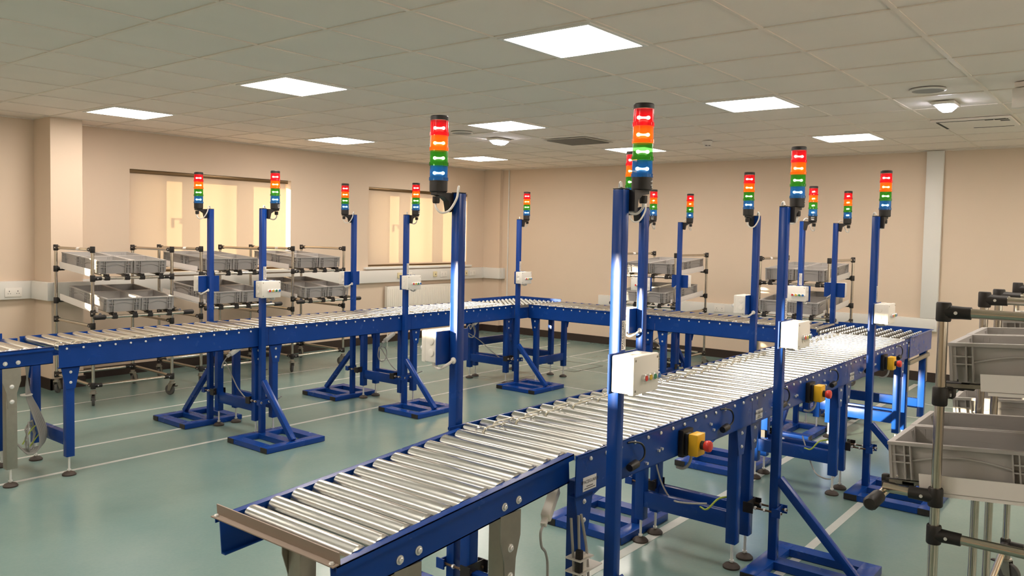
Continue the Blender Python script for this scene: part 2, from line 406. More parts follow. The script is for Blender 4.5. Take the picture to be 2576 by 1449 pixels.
t = thing('wall_pipe', 'thin white vertical conduit running floor to ceiling beside the corner pier', 'pipe', (WX-.012, 5.345, 0))
obj('conduit', G().tube((0,0,0), (0,0,H), .009, 10), PVC, t)
obj('pipe_clip', G().lathe([(.013,0),(.013,.02)], (0,0,.42)).lathe([(.013,0),(.013,.02)], (0,0,1.5)), PVC, t)

# ceiling fittings
lbl = {(0,0): 'square ceiling light panel largest of all, top centre of the picture', (0,-4): 'square ceiling light panel upper left, between the largest panel and the pillar one',
       (0,-8): 'square ceiling light panel at the far left beside the pillar', (4,0): 'square ceiling light panel behind the nearest signal tower, upper right',
       (4,-4): 'square ceiling light panel in mid ceiling beside a round speaker and emergency lamp', (4,-8): 'square ceiling light panel above the blind of the wide window',
       (8,0): 'square ceiling light panel farthest right, near the white riser', (8,-4): 'square ceiling light panel partly hidden by the nearest signal tower', (8,-8): 'square ceiling light panel closest to the far room corner',
       (0,4): 'square ceiling light panel out of frame to the right of the camera', (-4,0): 'square ceiling light panel behind the camera over the rear floor', (-4,-4): 'square ceiling light panel behind the camera, second row', (-4,-8): 'square ceiling light panel behind the camera by the window wall', (-8,-4): 'square ceiling light panel at the rear wall, second row', (4,4): 'square ceiling light panel out of frame over the right hand carts', (-8,0): 'square ceiling light panel at the rear wall, first row', (8,4): 'square ceiling light panel out of frame by the right wall'}
lp = None
for (i, j), l in lbl.items():
    loc = ((i+.5)*.6, -(j+.5)*.6, H)
    if lp is None:
        lp = thing('ceiling_light', l, 'ceiling light', loc, 0, 'square ceiling light panels')
        g = G()
        for a in ((-.286,.286,-.286,-.262),(-.286,.286,.262,.286),(-.286,-.262,-.262,.262),(.262,.286,-.262,.262)): g.box(*a, -.006, .004)
        obj('frame', g, FRAMEW, lp)
        n = 6; poly = []
        for cx, cy, a0 in ((.238,.238,0),(-.238,.238,90),(-.238,-.238,180),(.238,-.238,270)):
            for k in range(n+1):
                a = math.radians(a0+90*k/n); poly.append((cx+.026*math.cos(a), cy+.026*math.sin(a)))
        obj('diffuser', G().prism(poly, lambda x, y: (x, y, -.004), lambda x, y: (x, y, 0.002)), DIFF, lp)
    else: dup(lp, l, loc)
def em_light(label, loc, rz):
    t = thing('emergency_light', label, 'emergency light', loc, rz, 'ceiling emergency lights')
    obj('base_plate', G().box(-.12, .12, -.075, .075, -.022, -.0005, .006), WPLAST, t)
    obj('lens', G().quadbox([(-.06,-.03,-.062),(.06,-.03,-.062),(.06,.03,-.062),(-.06,.03,-.062),(-.10,-.06,-.024),(.10,-.06,-.024),(.10,.06,-.024),(-.10,.06,-.024)], .008), EMLAMP, t)
em_light('lit emergency lamp on the ceiling between the mid panel and the grey vent', (3.47, 2.83, H), 0)
em_light('lit emergency lamp on the ceiling at the upper right beside a round speaker', (3.36, -1.49, H), 0)
def speaker(label, loc):
    t = thing('ceiling_speaker', label, 'ceiling speaker', loc, 0, 'round ceiling speakers')
    obj('speaker_ring', G().lathe([(.112,-.0005),(.112,-.008),(.098,-.012),(.098,-.0005)], n=32, caps=False), WPLAST, t)
    obj('speaker_grille', G().lathe([(.098,-.004),(.098,-.0095)], n=32), mat('grille_cloth', (.36,.335,.315), .8) if 'grille_cloth' not in bpy.data.materials else bpy.data.materials['grille_cloth'], t)
speaker('round ceiling speaker beside the second nearest signal tower', (2.84, 2.80, H)); speaker('round ceiling speaker at the upper right above the emergency lamp', (2.72, -1.50, H))
t = thing('smoke_detector', 'white smoke detector hanging from the ceiling right of the centre', 'smoke detector', (4.70, 1.01, H))
obj('detector_base', G().lathe([(.052,-.001),(.052,-.014),(.045,-.018)], n=24), WPLAST, t)
obj('detector_head', G().lathe([(.043,-.016),(.046,-.03),(.034,-.045),(.030,-.058),(.012,-.062)], n=24), WPLAST, t)
obj('detector_slot', G().box(-.026,-.004,-.0335,-.025,-.052,-.046).box(.004,.026,-.0335,-.025,-.052,-.046), INK, t, rot=(0,0,-.9))
t = thing('air_grille', 'dark grey square air grille in the ceiling near the middle', 'air vent', (4.03, 2.19, H))
obj('grille_frame', G().box(-.272,.272,-.272,.272,-.006,-.0005), mat('grille_edge', (.55,.50,.42), .6), t)
g = G().box(-.245,.245,-.245,.245,-.008,-.0062)
for k in range(22): g.box(-.24+k*.0222, -.227+k*.0222, -.24, .24, -.014, -.007)
obj('louvre', g, GREYGR, t)
t = thing('air_cassette', 'pale ceiling air conditioning cassette with dark slots at the upper right', 'air conditioner', (4.5, -1.5, H))
obj('cassette_panel', G().box(-.29,.29,-.29,.29,-.02,-.001,.006), TILE, t)
g = G()
for a in ((-.255,-.235,-.25,.25),(.235,.255,-.25,.05),(-.22,.22,.235,.255),(-.235,-.19,-.265,-.17),(-.15,-.11,-.265,-.2),(-.235,-.2,-.16,-.1)): g.box(*a,-.0215,-.018)
obj('air_slot', g, DARKGAP, t)
t = thing('exit_sign', 'beige box sign hanging from the ceiling, cut off at the right edge of the picture', 'exit sign', (2.70, -2.14, H), math.radians(60))
obj('sign_box', G().box(-.17,.17,-.03,.03,-.16,-.035,.006), WPLAST, t); obj('mounting_plate', G().box(-.15,.15,-.035,.035,-.03,-.001), TILE, t)
obj('sign_face', G().box(-.13,.13,-.0315,-.0305,-.14,-.085), mat('sign_green', (.25,.42,.03), .5), t)

# ================================================================== CONVEYORS
def roller_mesh(L, groove=0, r=.025):
    g = G(); e = L/2
    pr = [(.011,-e),(.0215,-e),(r,-e+.004)]
    if groove:
        gl = []
        for q in (.075, .11):
            gl += [(r, q-.007), (r-.005, q-.003), (r-.005, q+.003), (r, q+.007)]
        if groove > 0: pr += [(a, e-h) for a, h in gl][::-1]
        else: pr += [(a, -e+h) for a, h in gl]
    pr += [(r, e-.004), (.0215, e), (.011, e)]
    g.lathe(pr, ax=(0,1,0), n=24)
    g.mi = 1
    for s in (-1, 1): g.lathe([(.019, 0), (.017, .003)], (0, s*e, 0), (0, s, 0), 16); g.lathe([(.006, 0), (.006, .007)], (0, s*e, 0), (0, s, 0), 8)
    return g.mesh('roller', [STEEL, BLACK])
bolt_me = G().lathe([(.007, 0), (.0075, .003), (.0055, .006)], ax=(0,-1,0), n=10).mesh('bolt', CHROME)
bigbolt_me = G().lathe([(.013, 0), (.013, .002)], ax=(0,-1,0), n=16).lathe([(.009, .002), (.0085, .007), (.006, .009)], ax=(0,-1,0), n=8).mesh('bolt', CHROME)
foot_me = None
def make_leg_mesh(zt, m, wd=.05):
    g = G().box(-wd/2, wd/2, -wd/2, wd/2, .12, zt, .003)
    return g.mesh('leg', [m])
def foot_parts(leg):
    global foot_me
    if foot_me is None:
        g = G(); g.mi = 1; g.tube((0,0,.02), (0,0,.14), .007, 8); g.lathe([(.012,.03),(.012,.038)], n=6)
        g.mi = 0; g.lathe([(.040,0),(.041,.008),(.032,.018),(.012,.026)], n=20)
        foot_me = g.mesh('levelling_foot', [BROWNFOOT, CHROME])
    link('levelling_foot', foot_me, leg)
def bracket_mesh(side, z1, z0, m):       # tapered plate on the outer face, side = -1 (local -y) or 1
    g = G(); poly = [(-.055, z1), (.055, z1), (.055, z1-.035), (.028, z0), (-.028, z0), (-.055, z1-.035)]
    g.prism(poly, lambda x, z: (x, side*.026, z), lambda x, z: (x, side*.031, z))
    return g.mesh('leg_bracket', m)
CABLEBLK = mat('black_cable', (.012, .012, .013), .45)
def wire(pts, r, m, name, parent=None, k=5): return obj(name, G().path(smooth(pts, k), r, 6), m, parent)
lab_txt = text_mesh('lettering', 'SPACEGUARD', .0165, INK)
def small_label(parent, x, y, z, side):
    o = link('label', G().box(-.041, .041, -.0006, .0006, -.024, .024).mesh('label', LABEL), parent, (x, y, z))
    l = link('lettering', lab_txt, o, (0, side*.0008, .007), (PI/2, 0, 0 if side < 0 else PI))
    g = G().box(-.02, .02, -.0010, -.0004, -.010, -.0075).box(-.033, .033, -.0010, -.0004, -.0175, -.015)
    obj('small_print', g, INK, o)
def rail(parent, L, y, side, zt, h, name='side_rail', lip=.006):
    s = side
    g = G()
    w0 = y-s*lip                      # web plane, flange runs outwards to y
    g.box(0, L, min(w0, w0-s*.004), max(w0, w0-s*.004), zt-h, zt)
    g.box(0, L, min(w0, y), max(w0, y), zt-.003, zt)
    g.box(0, L, min(y, y-s*.003), max(y, y-s*.003), zt-.010, zt)
    g.box(0, L, min(w0, w0-s*.03), max(w0, w0-s*.03), zt-h, zt-h+.004)
    return obj(name, g, BLUE, parent)
def conveyor(label, loc, rz, L, n, first, hw, zt, belt=0, legs=((.075, 1), (-.075, 1)), pitch=.1, gm='roller conveyor modules', rh=.145, lipside=.006, boltz=-.024, dy=0):
    t = thing('roller_conveyor', label, 'roller conveyor', loc, rz, gm)
    for s in (-1, 1):
        r = rail(t, L, s*hw, s, zt, rh, lip=lipside)
        for k in range(n):
            link('bolt', bolt_me, r, (first+k*pitch, s*(hw-lipside), zt+boltz), (0, 0, 0 if s < 0 else PI))
    rl = 2*(hw-lipside-.004)-.012
    me = roller_mesh(rl, belt)
    for k in range(n): link('roller', me, t, (first+k*pitch, 0, zt-.020))
    if belt:
        for k in range(n-1):
            yb = belt*(rl/2 - (.075 if k % 2 else .11)); R = .0255; x = first+k*pitch; pts = []
            for a in range(0, 181, 30): pts.append((x-R*math.sin(math.radians(a)), yb, zt-.020+R*math.cos(math.radians(a))))
            for a in range(0, 181, 30): pts.append((x+pitch+R*math.sin(math.radians(a)), yb, zt-.020-R*math.cos(math.radians(a))))
            if k == 0: belt0 = None
            o = obj('drive_belt', G().path(pts, .0028, 6, closed=True), BELT, t)
    add_legs(t, L, hw, zt-rh, legs, dy)
    return t
leg_cache = {}
def add_legs(t, L, hw, zb, legs, dy=0):
    for (x, fr) in legs:
        x = x if x >= 0 else L+x
        for s in (-1, 1):
            key = round(zb+.04, 3)
            if key not in leg_cache: leg_cache[key] = make_leg_mesh(zb+.04, BLUE)
            y = s*(hw-.052)+dy
            lg = link('leg', leg_cache[key], t, (x, y, 0)); foot_parts(lg)
            b = link('leg_bracket', bracket_mesh(s, zb+.03, zb-.135, BLUE), t, (x, y, 0))
            for zz in (zb-.03, zb-.095): link('bolt', bigbolt_me, b, (0, s*.031, zz), (0, 0, 0 if s < 0 else PI), ).scale = (.7, .7, .7)
        obj('cross_bar', G().box(x-.02, x+.02, dy-(hw-.075), dy+hw-.075, .19, .27, .003), BLUE, t)
AL, AC = .832, 2.80                     # line along the windows
A0 = -1.126
for k, l in enumerate(('blue framed roller conveyor module along the windows, leftmost full length one', 'middle blue roller conveyor module along the windows, between the two pairs of signal posts', 'blue roller conveyor module along the windows that ends at the far corner transfer')):
    conveyor(l, (A0+1.503*k, AC, 0), 0, 1.50, 15, .046, .305, AL, belt=-1)
BX = 3.842
for k, l in enumerate(('blue roller conveyor module crossing in front of the right wall, half nearer the far corner', 'blue roller conveyor module crossing in front of the right wall, half nearer the near line')):
    conveyor(l, (BX, 2.44-1.503*k, 0), -PI/2, 1.50, 15, .05, .307, .831, belt=-1)
DZ, D0, DY = .830, -1.022, -.970
DR = math.radians(-.4)
Dm = []
for k, l in enumerate(('blue roller conveyor module in the foreground, first powered one after the sloping rollers', 'blue roller conveyor module in the foreground line, middle powered one', 'blue roller conveyor module of the foreground line, powered one ending at the right hand transfer')):
    Dm.append(conveyor(l, (D0+1.478*k*math.cos(DR), DY+1.478*k*math.sin(DR), 0), DR, 1.475, 15, .085 if k == 0 else .043, .300, DZ, belt=1, pitch=.0985))
# fittings on the front of the foreground modules: e-stop, connector cables, labels, small bolts
for k, t in enumerate(Dm):
    yf = -.300+.006
    es = obj('emergency_stop', G().box(-.045, .045, -.024, 0, -.055, .055, .004).box(-.038, .0, -.04, -.024, -.045, .045, .003), BLACK, t, (.77, yf, .735))
    obj('stop_box', G().box(-.036, .036, -.082, -.040, -.045, .045, .006), YEL, es)
    g = G(); g.mi = 1; g.lathe([(.018, 0), (.018, .014)], (0, -.082, 0), (0, -1, 0), 16)
    g.mi = 0; g.lathe([(.015, .012), (.022, .02), (.024, .032), (.021, .040), (.012, .043)], (0, -.082, 0), (0, -1, 0), 20); obj('stop_button', g, [REDB, BLACK], es)
    obj('stop_cable', G().path(smooth([(-.025, -.042, .0), (-.02, -.05, -.03), (-.028, -.045, -.075), (-.03, -.02, -.10), (-.03, .01, -.10)]), .006, 6), CABLE, es)
    for xc in (.34, 1.13):
        b = obj('cable_connector', G().lathe([(.014, 0), (.016, .01), (.016, .05), (.010, .06)], (0,0,0), (1, 0, .12), 12), BLACK, t, (xc-.03, yf-.022, .728))
        obj('connector_lead', G().path(smooth([(.06, 0, .005), (.095, -.004, .02), (.10, -.004, .05), (.08, 0, .075), (.045, .010, .085), (.02, .022, .085)]), .004, 6), CABLEBLK, b)
    small_label(t, .082, yf-.001, .722, -1)
    g = G()
    for (x, z) in ((.47, .708), (.56, .74), (.585, .742), (.95, .738), (1.02, .765), (1.05, .735), (.24, .728), (.40, .722)):
        g.lathe([(.006, 0), (.006, .009)], (x, yf, z), (0, -1, 0), 8)
    obj('fixing_bolt', g, CHROME, t)
    obj('motor_housing', G().box(.62, .98, -.18, .16, .70, .745, .01), BLACK, t)

def transfer(label, loc, sx, sy, zt, nrow, sides, legs):
    # right angle transfer: rows of small skate wheels between guard plates
    t = thing('corner_transfer', label, 'conveyor transfer', loc, 0, 'right angle transfers')
    wm = G().lathe([(.006, -.009), (.019, -.008), (.020, -.004), (.020, .004), (.019, .008), (.006, .009)], ax=(0,1,0), n=14).mesh('skate_wheel', STEEL)
    for r in range(nrow):
        y = -sy/2+.07+(sy-.14)*r/(nrow-1)
        rr = obj('wheel_rail', G().box(-sx/2+.02, sx/2-.02, y-.014, y-.0105, zt-.05, zt-.012).box(-sx/2+.02, sx/2-.02, y+.0105, y+.014, zt-.05, zt-.012).box(-sx/2+.02, sx/2-.02, y-.014, y+.014, zt-.052, zt-.049), GALV, t)
        for k in range(11): link('skate_wheel', wm, rr, (-sx/2+.05+(sx-.10)*k/10, y, zt-.0185))
    obj('bed_plate', G().box(-sx/2+.005, sx/2-.005, -sy/2+.005, sy/2-.005, zt-.14, zt-.058), GALV, t)
    for (ax, s, top) in sides:
        g = G()
        if ax == 'x': g.box(-sx/2, sx/2, s*sy/2-.002, s*sy/2+.002, zt-.145, zt+top); g.box(-sx/2, sx/2, min(s*sy/2, s*(sy/2+.018)), max(s*sy/2, s*(sy/2+.018)), zt+top-.003, zt+top)
        else: g.box(s*sx/2-.002, s*sx/2+.002, -sy/2, sy/2, zt-.145, zt+top); g.box(min(s*sx/2, s*(sx/2+.018)), max(s*sx/2, s*(sx/2+.018)), -sy/2, sy/2, zt+top-.003, zt+top)
        obj('guard_plate', g, BLUE, t)
    key = round(zt-.145+.02, 3)
    if key not in leg_cache: leg_cache[key] = make_leg_mesh(zt-.125, BLUE)
    for (x, y) in legs:
        lg = link('leg', leg_cache[key], t, (x, y, 0)); foot_parts(lg)
    ys = sorted({y for x, y in legs}); xs = sorted({x for x, y in legs})
    for x in xs: obj('cross_bar', G().box(x-.02, x+.02, ys[0]+.026, ys[-1]-.026, .19, .27, .003), BLUE, t)
    obj('cross_bar', G().box(xs[0]+.026, xs[-1]-.026, ys[-1]-.02, ys[-1]+.02, .34, .42, .003), BLUE, t)
    return t
transfer('right angle skate wheel transfer at the far room corner', (3.768, 2.782, 0), .765, .655, .832, 9, (('x', 1, .022), ('y', 1, .022), ('x', -1, -.03)), ((-.335, .30), (.31, .30), (-.335, -.26), (.33, -.24)))
tr2 = transfer('right angle skate wheel transfer at the right hand end of the foreground line', (3.785, -.93, 0), .735, .75, .832, 9, (('x', -1, .018), ('y', 1, .018)), ((-.30, -.33), (.31, -.33), (-.30, .32), (.31, .32)))
obj('support_bar', G().box(-.33, .34, -.376, -.356, .628, .66, .003).box(-.328, -.285, -.360, -.356, .42, .68).box(.30, .34, -.360, -.356, .42, .68), GALV, tr2)

# gravity sections (sloping, narrower)
def gravity(label, loc, rz, slope, L, n, first, pitch, hw, zt, h, greylegs, endstop=False):
    t = thing('roller_conveyor', label, 'roller conveyor', (*loc, zt), group='sloping roller sections', rot=(0, -slope, rz))
    for s in (-1, 1):
        g = G(); w0 = s*(hw-.022)
        g.box(0, L, min(w0, w0-s*.004), max(w0, w0-s*.004), -h, 0)
        g.box(0, L, min(w0, s*hw), max(w0, s*hw), -.004, 0); g.box(0, L, s*hw-.003*(s > 0), s*hw+.003*(s < 0), -.020, 0)
        g.box(0, L, min(w0, w0-s*.02), max(w0, w0-s*.02), -h, -h+.004)
        r = obj('side_rail', g, BLUE, t)
        gh = G()
        for k in range(n*2+1):
            x = first-.5*pitch+k*pitch/2
            if k % 2 == 0 and .01 < x < L-.01: gh.lathe([(.007, 0), (.007, .0008)], (x, w0-s*.0042, -.020), (0, -s, 0), 10)
        obj('axle_hole', gh, SEAM, r)
    me = roller_mesh(2*hw-.044-.016, 0, .030)
    for k in range(n): link('roller', me, t, (first+k*pitch, 0, -.022))
    if endstop:
        e = obj('end_stop', G().box(-.024, .0, -hw, hw, .0005, .0035).box(-.004, .0, -hw, hw, .0005, .032), TAUPE, t, (.012, 0, 0)); e['label'] = 'beige grey angle across the low end'
        for s in (-1, 1): link('bolt', bolt_me, e, (-.015, s*(hw-.015), .003), (-PI/2, 0, 0))
    for (x, s, m) in greylegs:            # legs stay upright
        z = zt+x*math.tan(slope); M = GALV if m == 'g' else BLUE
        lg = obj('leg', G().box(-.03, .03, -.03, .03, .11, z-h+.03, .003), M, t); foot_parts(lg)
        lg.rotation_euler = (0, slope, 0)
        yy = s*(hw-.055)
        lg.location = Matrix.Rotation(slope, 3, 'Y') @ Vector((x, yy, -zt))
        poly = [(-.05, z-h+.0), (.05, z-h+.0), (.05, z-h-.08), (.028, z-h-.15), (.022, z-h-.24), (-.022, z-h-.24), (-.028, z-h-.15), (-.05, z-h-.08)]
        b = obj('leg_bracket', G().prism(poly, lambda a, c: (a, s*.031, c), lambda a, c: (a, s*.035, c)), M, lg)
        for zz in (z-h-.11, z-h-.20): 
            q = link('bolt', bigbolt_me, lg, (0, s*.035, zz), (0, 0, 0 if s < 0 else PI))
        for xx in (-.035, .035):
            q = link('bolt', bigbolt_me, t, (x+xx, s*(hw-.022), -h+.03), (0, 0, 0 if s < 0 else PI))
    return t
gravity('sloping free roller section in the foreground with an angle stop at its low end', (-2.017, -.974), 0, .0715, 1.015, 12, .098, .0808, .267, .757, .105, ((.26, 1, 'g'), (.26, -1, 'g'), (.70, -1, 'g'), (.70, 1, 'g')), True)
gl = gravity('free roller section at the far left, joined to the window conveyor', (-2.25, 2.80), 0, .012, 1.10, 13, .05, .081, .295, .812, .105, ((.87, -1, 'g'), (.99, 1, 'b'), (.12, -1, 'g'), (.12, 1, 'g')))

obj('side_guard', G().box(0, 1.02, .297, .303, -.07, .036), BLUE, gl)

# ================================================================== SIGNAL POSTS
def make_stand(label, flip=False):
    t = thing('signal_post', label, 'signal post', group='signal tower posts')
    # base frame of flat box section, pole side at y = +0.06
    g = G(); y1, y0 = .06, -.43
    g.box(-.25, .25, y1-.08, y1, .002, .040, .002); g.box(-.25, .25, y0, y0+.08, .002, .040, .002)
    for x in (-.21, 0, .21): g.box(x-.04, x+.04, y0+.08, y1-.08, .003, .039)
    bf = obj('base_frame', g, BLUE, t)
    for s in (-1, 1):
        for yc in (y1-.04, y0+.04): obj('end_plug', G().box(min(s*.25, s*.253), max(s*.25, s*.253), yc-.037, yc+.037, .004, .038), BLACK, bf)
    po = obj('pole', G().box(-.02, .02, -.02, .02, .04, 1.722, .003), BLUE, t)
    obj('pole_cap', G().box(-.02, .02, -.02, .02, 1.722, 1.7255, .001), BLACK, po)
    obj('brace', G().bar((0, -.018, .43), (0, -.385, .045), .038, .038, bev=.002), BLUE, t)
    # control box with plate
    obj('back_plate', G().box(-.09, .09, -.026, -.021, 1.062, 1.19), BLUE, t)
    cb = obj('control_box', G().box(-.08, .08, -.108, -.0275, 1.067, 1.187, .006).box(-.082, .082, -.112, -.09, 1.065, 1.189, .005), WPLAST, t)
    ko = G().lathe([(.016, 0), (.014, .003), (.008, .004)], n=14).mesh('knockout', WPLAST)
    for s in (-1, 1):
        for zz in (1.105, 1.15): link('knockout', ko, cb, (s*.0805, -.06, zz), (0, s*PI/2, 0))
        link('knockout', ko, cb, (s*.03, -.06, 1.187))
    for k, m in enumerate((REDB, YELB, GRNB, BLUB)):
        x = -.022+k*.0285
        if flip: pass
        g = G(); g.lathe([(.012, 0), (.012, .010), (.0095, .013)], (x, -.112, 1.117), (0, -1, 0), 18)
        g.mi = 1; g.lathe([(.0093, .012), (.009, .0145)], (x, -.112, 1.117), (0, -1, 0), 16)
        obj('push_button', g, [CHROME, m], cb)
    obj('corner_screw', G().lathe([(.004, 0), (.004, .001)], (-.07, -.112, 1.176), (0, -1, 0), 8).lathe([(.004, 0), (.004, .001)], (.07, -.112, 1.176), (0, -1, 0), 8).lathe([(.004, 0), (.004, .001)], (-.07, -.112, 1.079), (0, -1, 0), 8), GALV, cb)
    # maker's label, text running up the pole
    lb = obj('label', G().box(-.008, .0175, -.0212, -.0203, 1.195, 1.292), LABEL, t)
    l = link('lettering', text_mesh('lettering', 'SPACEGUARD', .0145, INK), lb, (-.0005, -.0216, 1.2435), (PI/2, -PI/2, 0))
    obj('small_print', G().box(.008, .0095, -.0216, -.021, 1.205, 1.265).box(.012, .0132, -.0216, -.021, 1.205, 1.28), INK, lb)
    # cable entry
    gr = obj('cable_grommet', G().lathe([(.013, 0), (.013, .004), (.007, .008)], (.02, .004, 1.075), (1, 0, 0), 14), WPLAST, t)
    obj('box_cable', G().path(smooth([(.026, .004, 1.075), (.05, -.004, 1.06), (.062, -.03, 1.045), (.058, -.055, 1.05), (.055, -.062, 1.066)]), .006, 8).lathe([(.009, 0), (.011, .012), (.009, .024)], (.055, -.062, 1.045), (0, 0, 1), 10), WCABLE, t)
    # clamp and threaded tie rods to the conveyor leg
    g = G(); g.box(-.045, .045, -.026, -.021, .255, .295); g.box(-.05, -.044, -.045, -.005, .255, .295); g.box(.044, .05, -.045, -.005, .255, .295)
    cl = obj('clamp', g, BLUE, t)
    for s in (-1, 1): 
        g = G().tube((s*.036, -.05, .275), (s*.036, .125, .275), .005, 8); g.mi = 1
        for yy in (-.046, .03, .075): g.lathe([(.009, 0), (.009, .009)], (s*.036, yy, .275), (0, 1, 0), 6)
        obj('tie_rod', g, [RUST, CHROME], cl)
    obj('clamp_plate', G().box(-.05, .05, .112, .117, .25, .30).box(-.054, -.049, .085, .135, .25, .30).box(.049, .054, .085, .135, .25, .30), BLACK, cl)
    # signal tower on a side bracket
    tx, ty = .088, -.026
    g = G()
    g.prism([(.0205, 1.722), (.0205, 1.652), (.036, 1.648), (.046, 1.69), (.07, 1.705), (.115, 1.712), (.115, 1.722)], lambda x, z: (x, ty-.014, z), lambda x, z: (x, ty+.016, z))
    g.lathe([(.012, 0), (.014, .006), (.014, .026)], (tx+.012, ty, 1.680), (0, 0, 1), 10)
    obj('tower_bracket', g, BLACK, t)
    z = 1.722
    g = G(); g.lathe([(.030, 0), (.034, .004), (.0345, .044)], (tx, ty, z), n=28)
    tb = obj('tower_base', g, BLACK, t)
    gp = G()
    for (a, zz, wd) in ((-.62, z+.03, .010), (-.35, z+.032, .022), (-.62, z+.018, .010), (-.35, z+.019, .018), (-.35, z+.012, .02)):
        c = Vector((tx+.0347*math.sin(a+.7), ty-.0347*math.cos(a+.7), zz)); d = Vector((math.cos(a+.7), math.sin(a+.7), 0))
        gp.bar(c-d*wd/2, c+d*wd/2, .0006, .004)
    obj('maker_mark', gp, WINK, tb)
    z += .044
    for k in (3, 2, 1, 0):
        g = G(); g.lathe([(.0365, 0), (.0365, .012), (.034, .0135), (.0335, .056)], (tx, ty, z), n=32, caps=False)
        ln = obj(('red', 'amber', 'green', 'blue')[k]+'_lens', g, LENS[k], t)
        g = G(); dx = Vector((math.sin(.674), -math.cos(.674), 0))
        if flip: dx = -dx
        c = Vector((tx, ty, z+.029))
        g.lathe([(.0026, -.022), (.0056, -.019), (.0064, -.015), (.0036, -.009), (.0030, 0), (.0036, .009), (.0064, .015), (.0056, .019), (.0026, .022)], c, dx, 10)
        obj('lamp', g, BULB[k], ln)
        ga = G(); a0 = .35
        cc = Vector((tx+.0368*math.sin(a0), ty-.0368*math.cos(a0), z+.006)); d = Vector((math.cos(a0), math.sin(a0), 0))
        vs = [ga.b.verts.new(cc+d*p+Vector((0, 0, q))) for p, q in ((-.004, 0), (.003, .004), (.003, -.004))]; ga.b.faces.new(vs)
        ga.box(cc.x-.022, cc.x-.020, cc.y-.001, cc.y+.001, z+.002, z+.010)
        obj('arrow_mark', ga, WINK, ln)
        z += .0565
    obj('tower_cap', G().lathe([(.0345, 0), (.0345, .014), (.032, .0175), (.002, .018)], (tx, ty, z), n=28), BLACK, t)
    obj('tower_cable', G().path(smooth([(tx+.012, ty, 1.682), (tx+.016, ty+.004, 1.664), (tx+.006, ty+.022, 1.645), (tx-.020, ty+.040, 1.655), (.046, .030, 1.700), (.036, .028, 1.738), (.016, .012, 1.746), (.004, .002, 1.728)]), .0045, 8), WCABLE, t)
    return t
S = 'blue signal post '
pf = make_stand(S+'nearest us in front of the foreground conveyor, tallest in the picture')
pf.location = (-.960, -1.372, 0)
front = [('with sunlit button box, second along the near side of foreground conveyor', .522, -1.372, 0),
         ('farthest along near side of foreground conveyor, beside the right edge carts', 2.06, -1.380, 0),
         ('on near side of window conveyor, leftmost with buttons facing us', .302, 2.474, 0),
         ('on near side of window conveyor, in front of the radiator window', 1.775, 2.474, 0),
         ('standing alone at the inner corner of the far transfer', 3.30, 2.400, 0),
         ('behind foreground conveyor, first one, left of picture centre', -.940, -.636, PI),
         ('behind foreground conveyor, second one, just right of the nearest post', .51, -.630, PI),
         ('behind foreground conveyor, third one, its box over the cross conveyor', 2.02, -.636, PI),
         ('behind window conveyor, leftmost of all, blue plate facing us', .29, 3.165, PI),
         ('behind window conveyor, between the two windows, blue plate facing us', 1.763, 3.165, PI),
         ('on near side of cross conveyor, mostly hidden behind another post', 3.495, 1.035, -PI/2),
         ('on near side of cross conveyor, by the right transfer, buttons facing us', 3.495, -.435, -PI/2)]
for l, x, y, rz in front: dup(pf, S+l, (x, y, 0), rz)
# far side of the cross conveyor: beacon on the other side of the pole
def mirror_stand(label, loc):
    r = dup(pf, S+label, loc, PI/2)
    for c in kids(r):
        n = c.name.split('.')[0]
        if n in ('tower_bracket', 'tower_base', 'red_lens', 'amber_lens', 'green_lens', 'blue_lens', 'tower_cap', 'tower_cable'): c.location = (-.176, 0, 0) if n not in ('tower_bracket', 'tower_cable') else (0, 0, 0)
        if n in ('tower_bracket', 'tower_cable'): c.rotation_euler = (0, 0, PI)
        if n in ('tower_bracket', 'tower_cable'): c.location = (0, -.052, 0)
mirror_stand('beyond the cross conveyor, before the left cart of the right wall', (4.205, 1.04, 0))
mirror_stand('beyond the cross conveyor, before the right cart of the right wall', (4.205, -.487, 0))

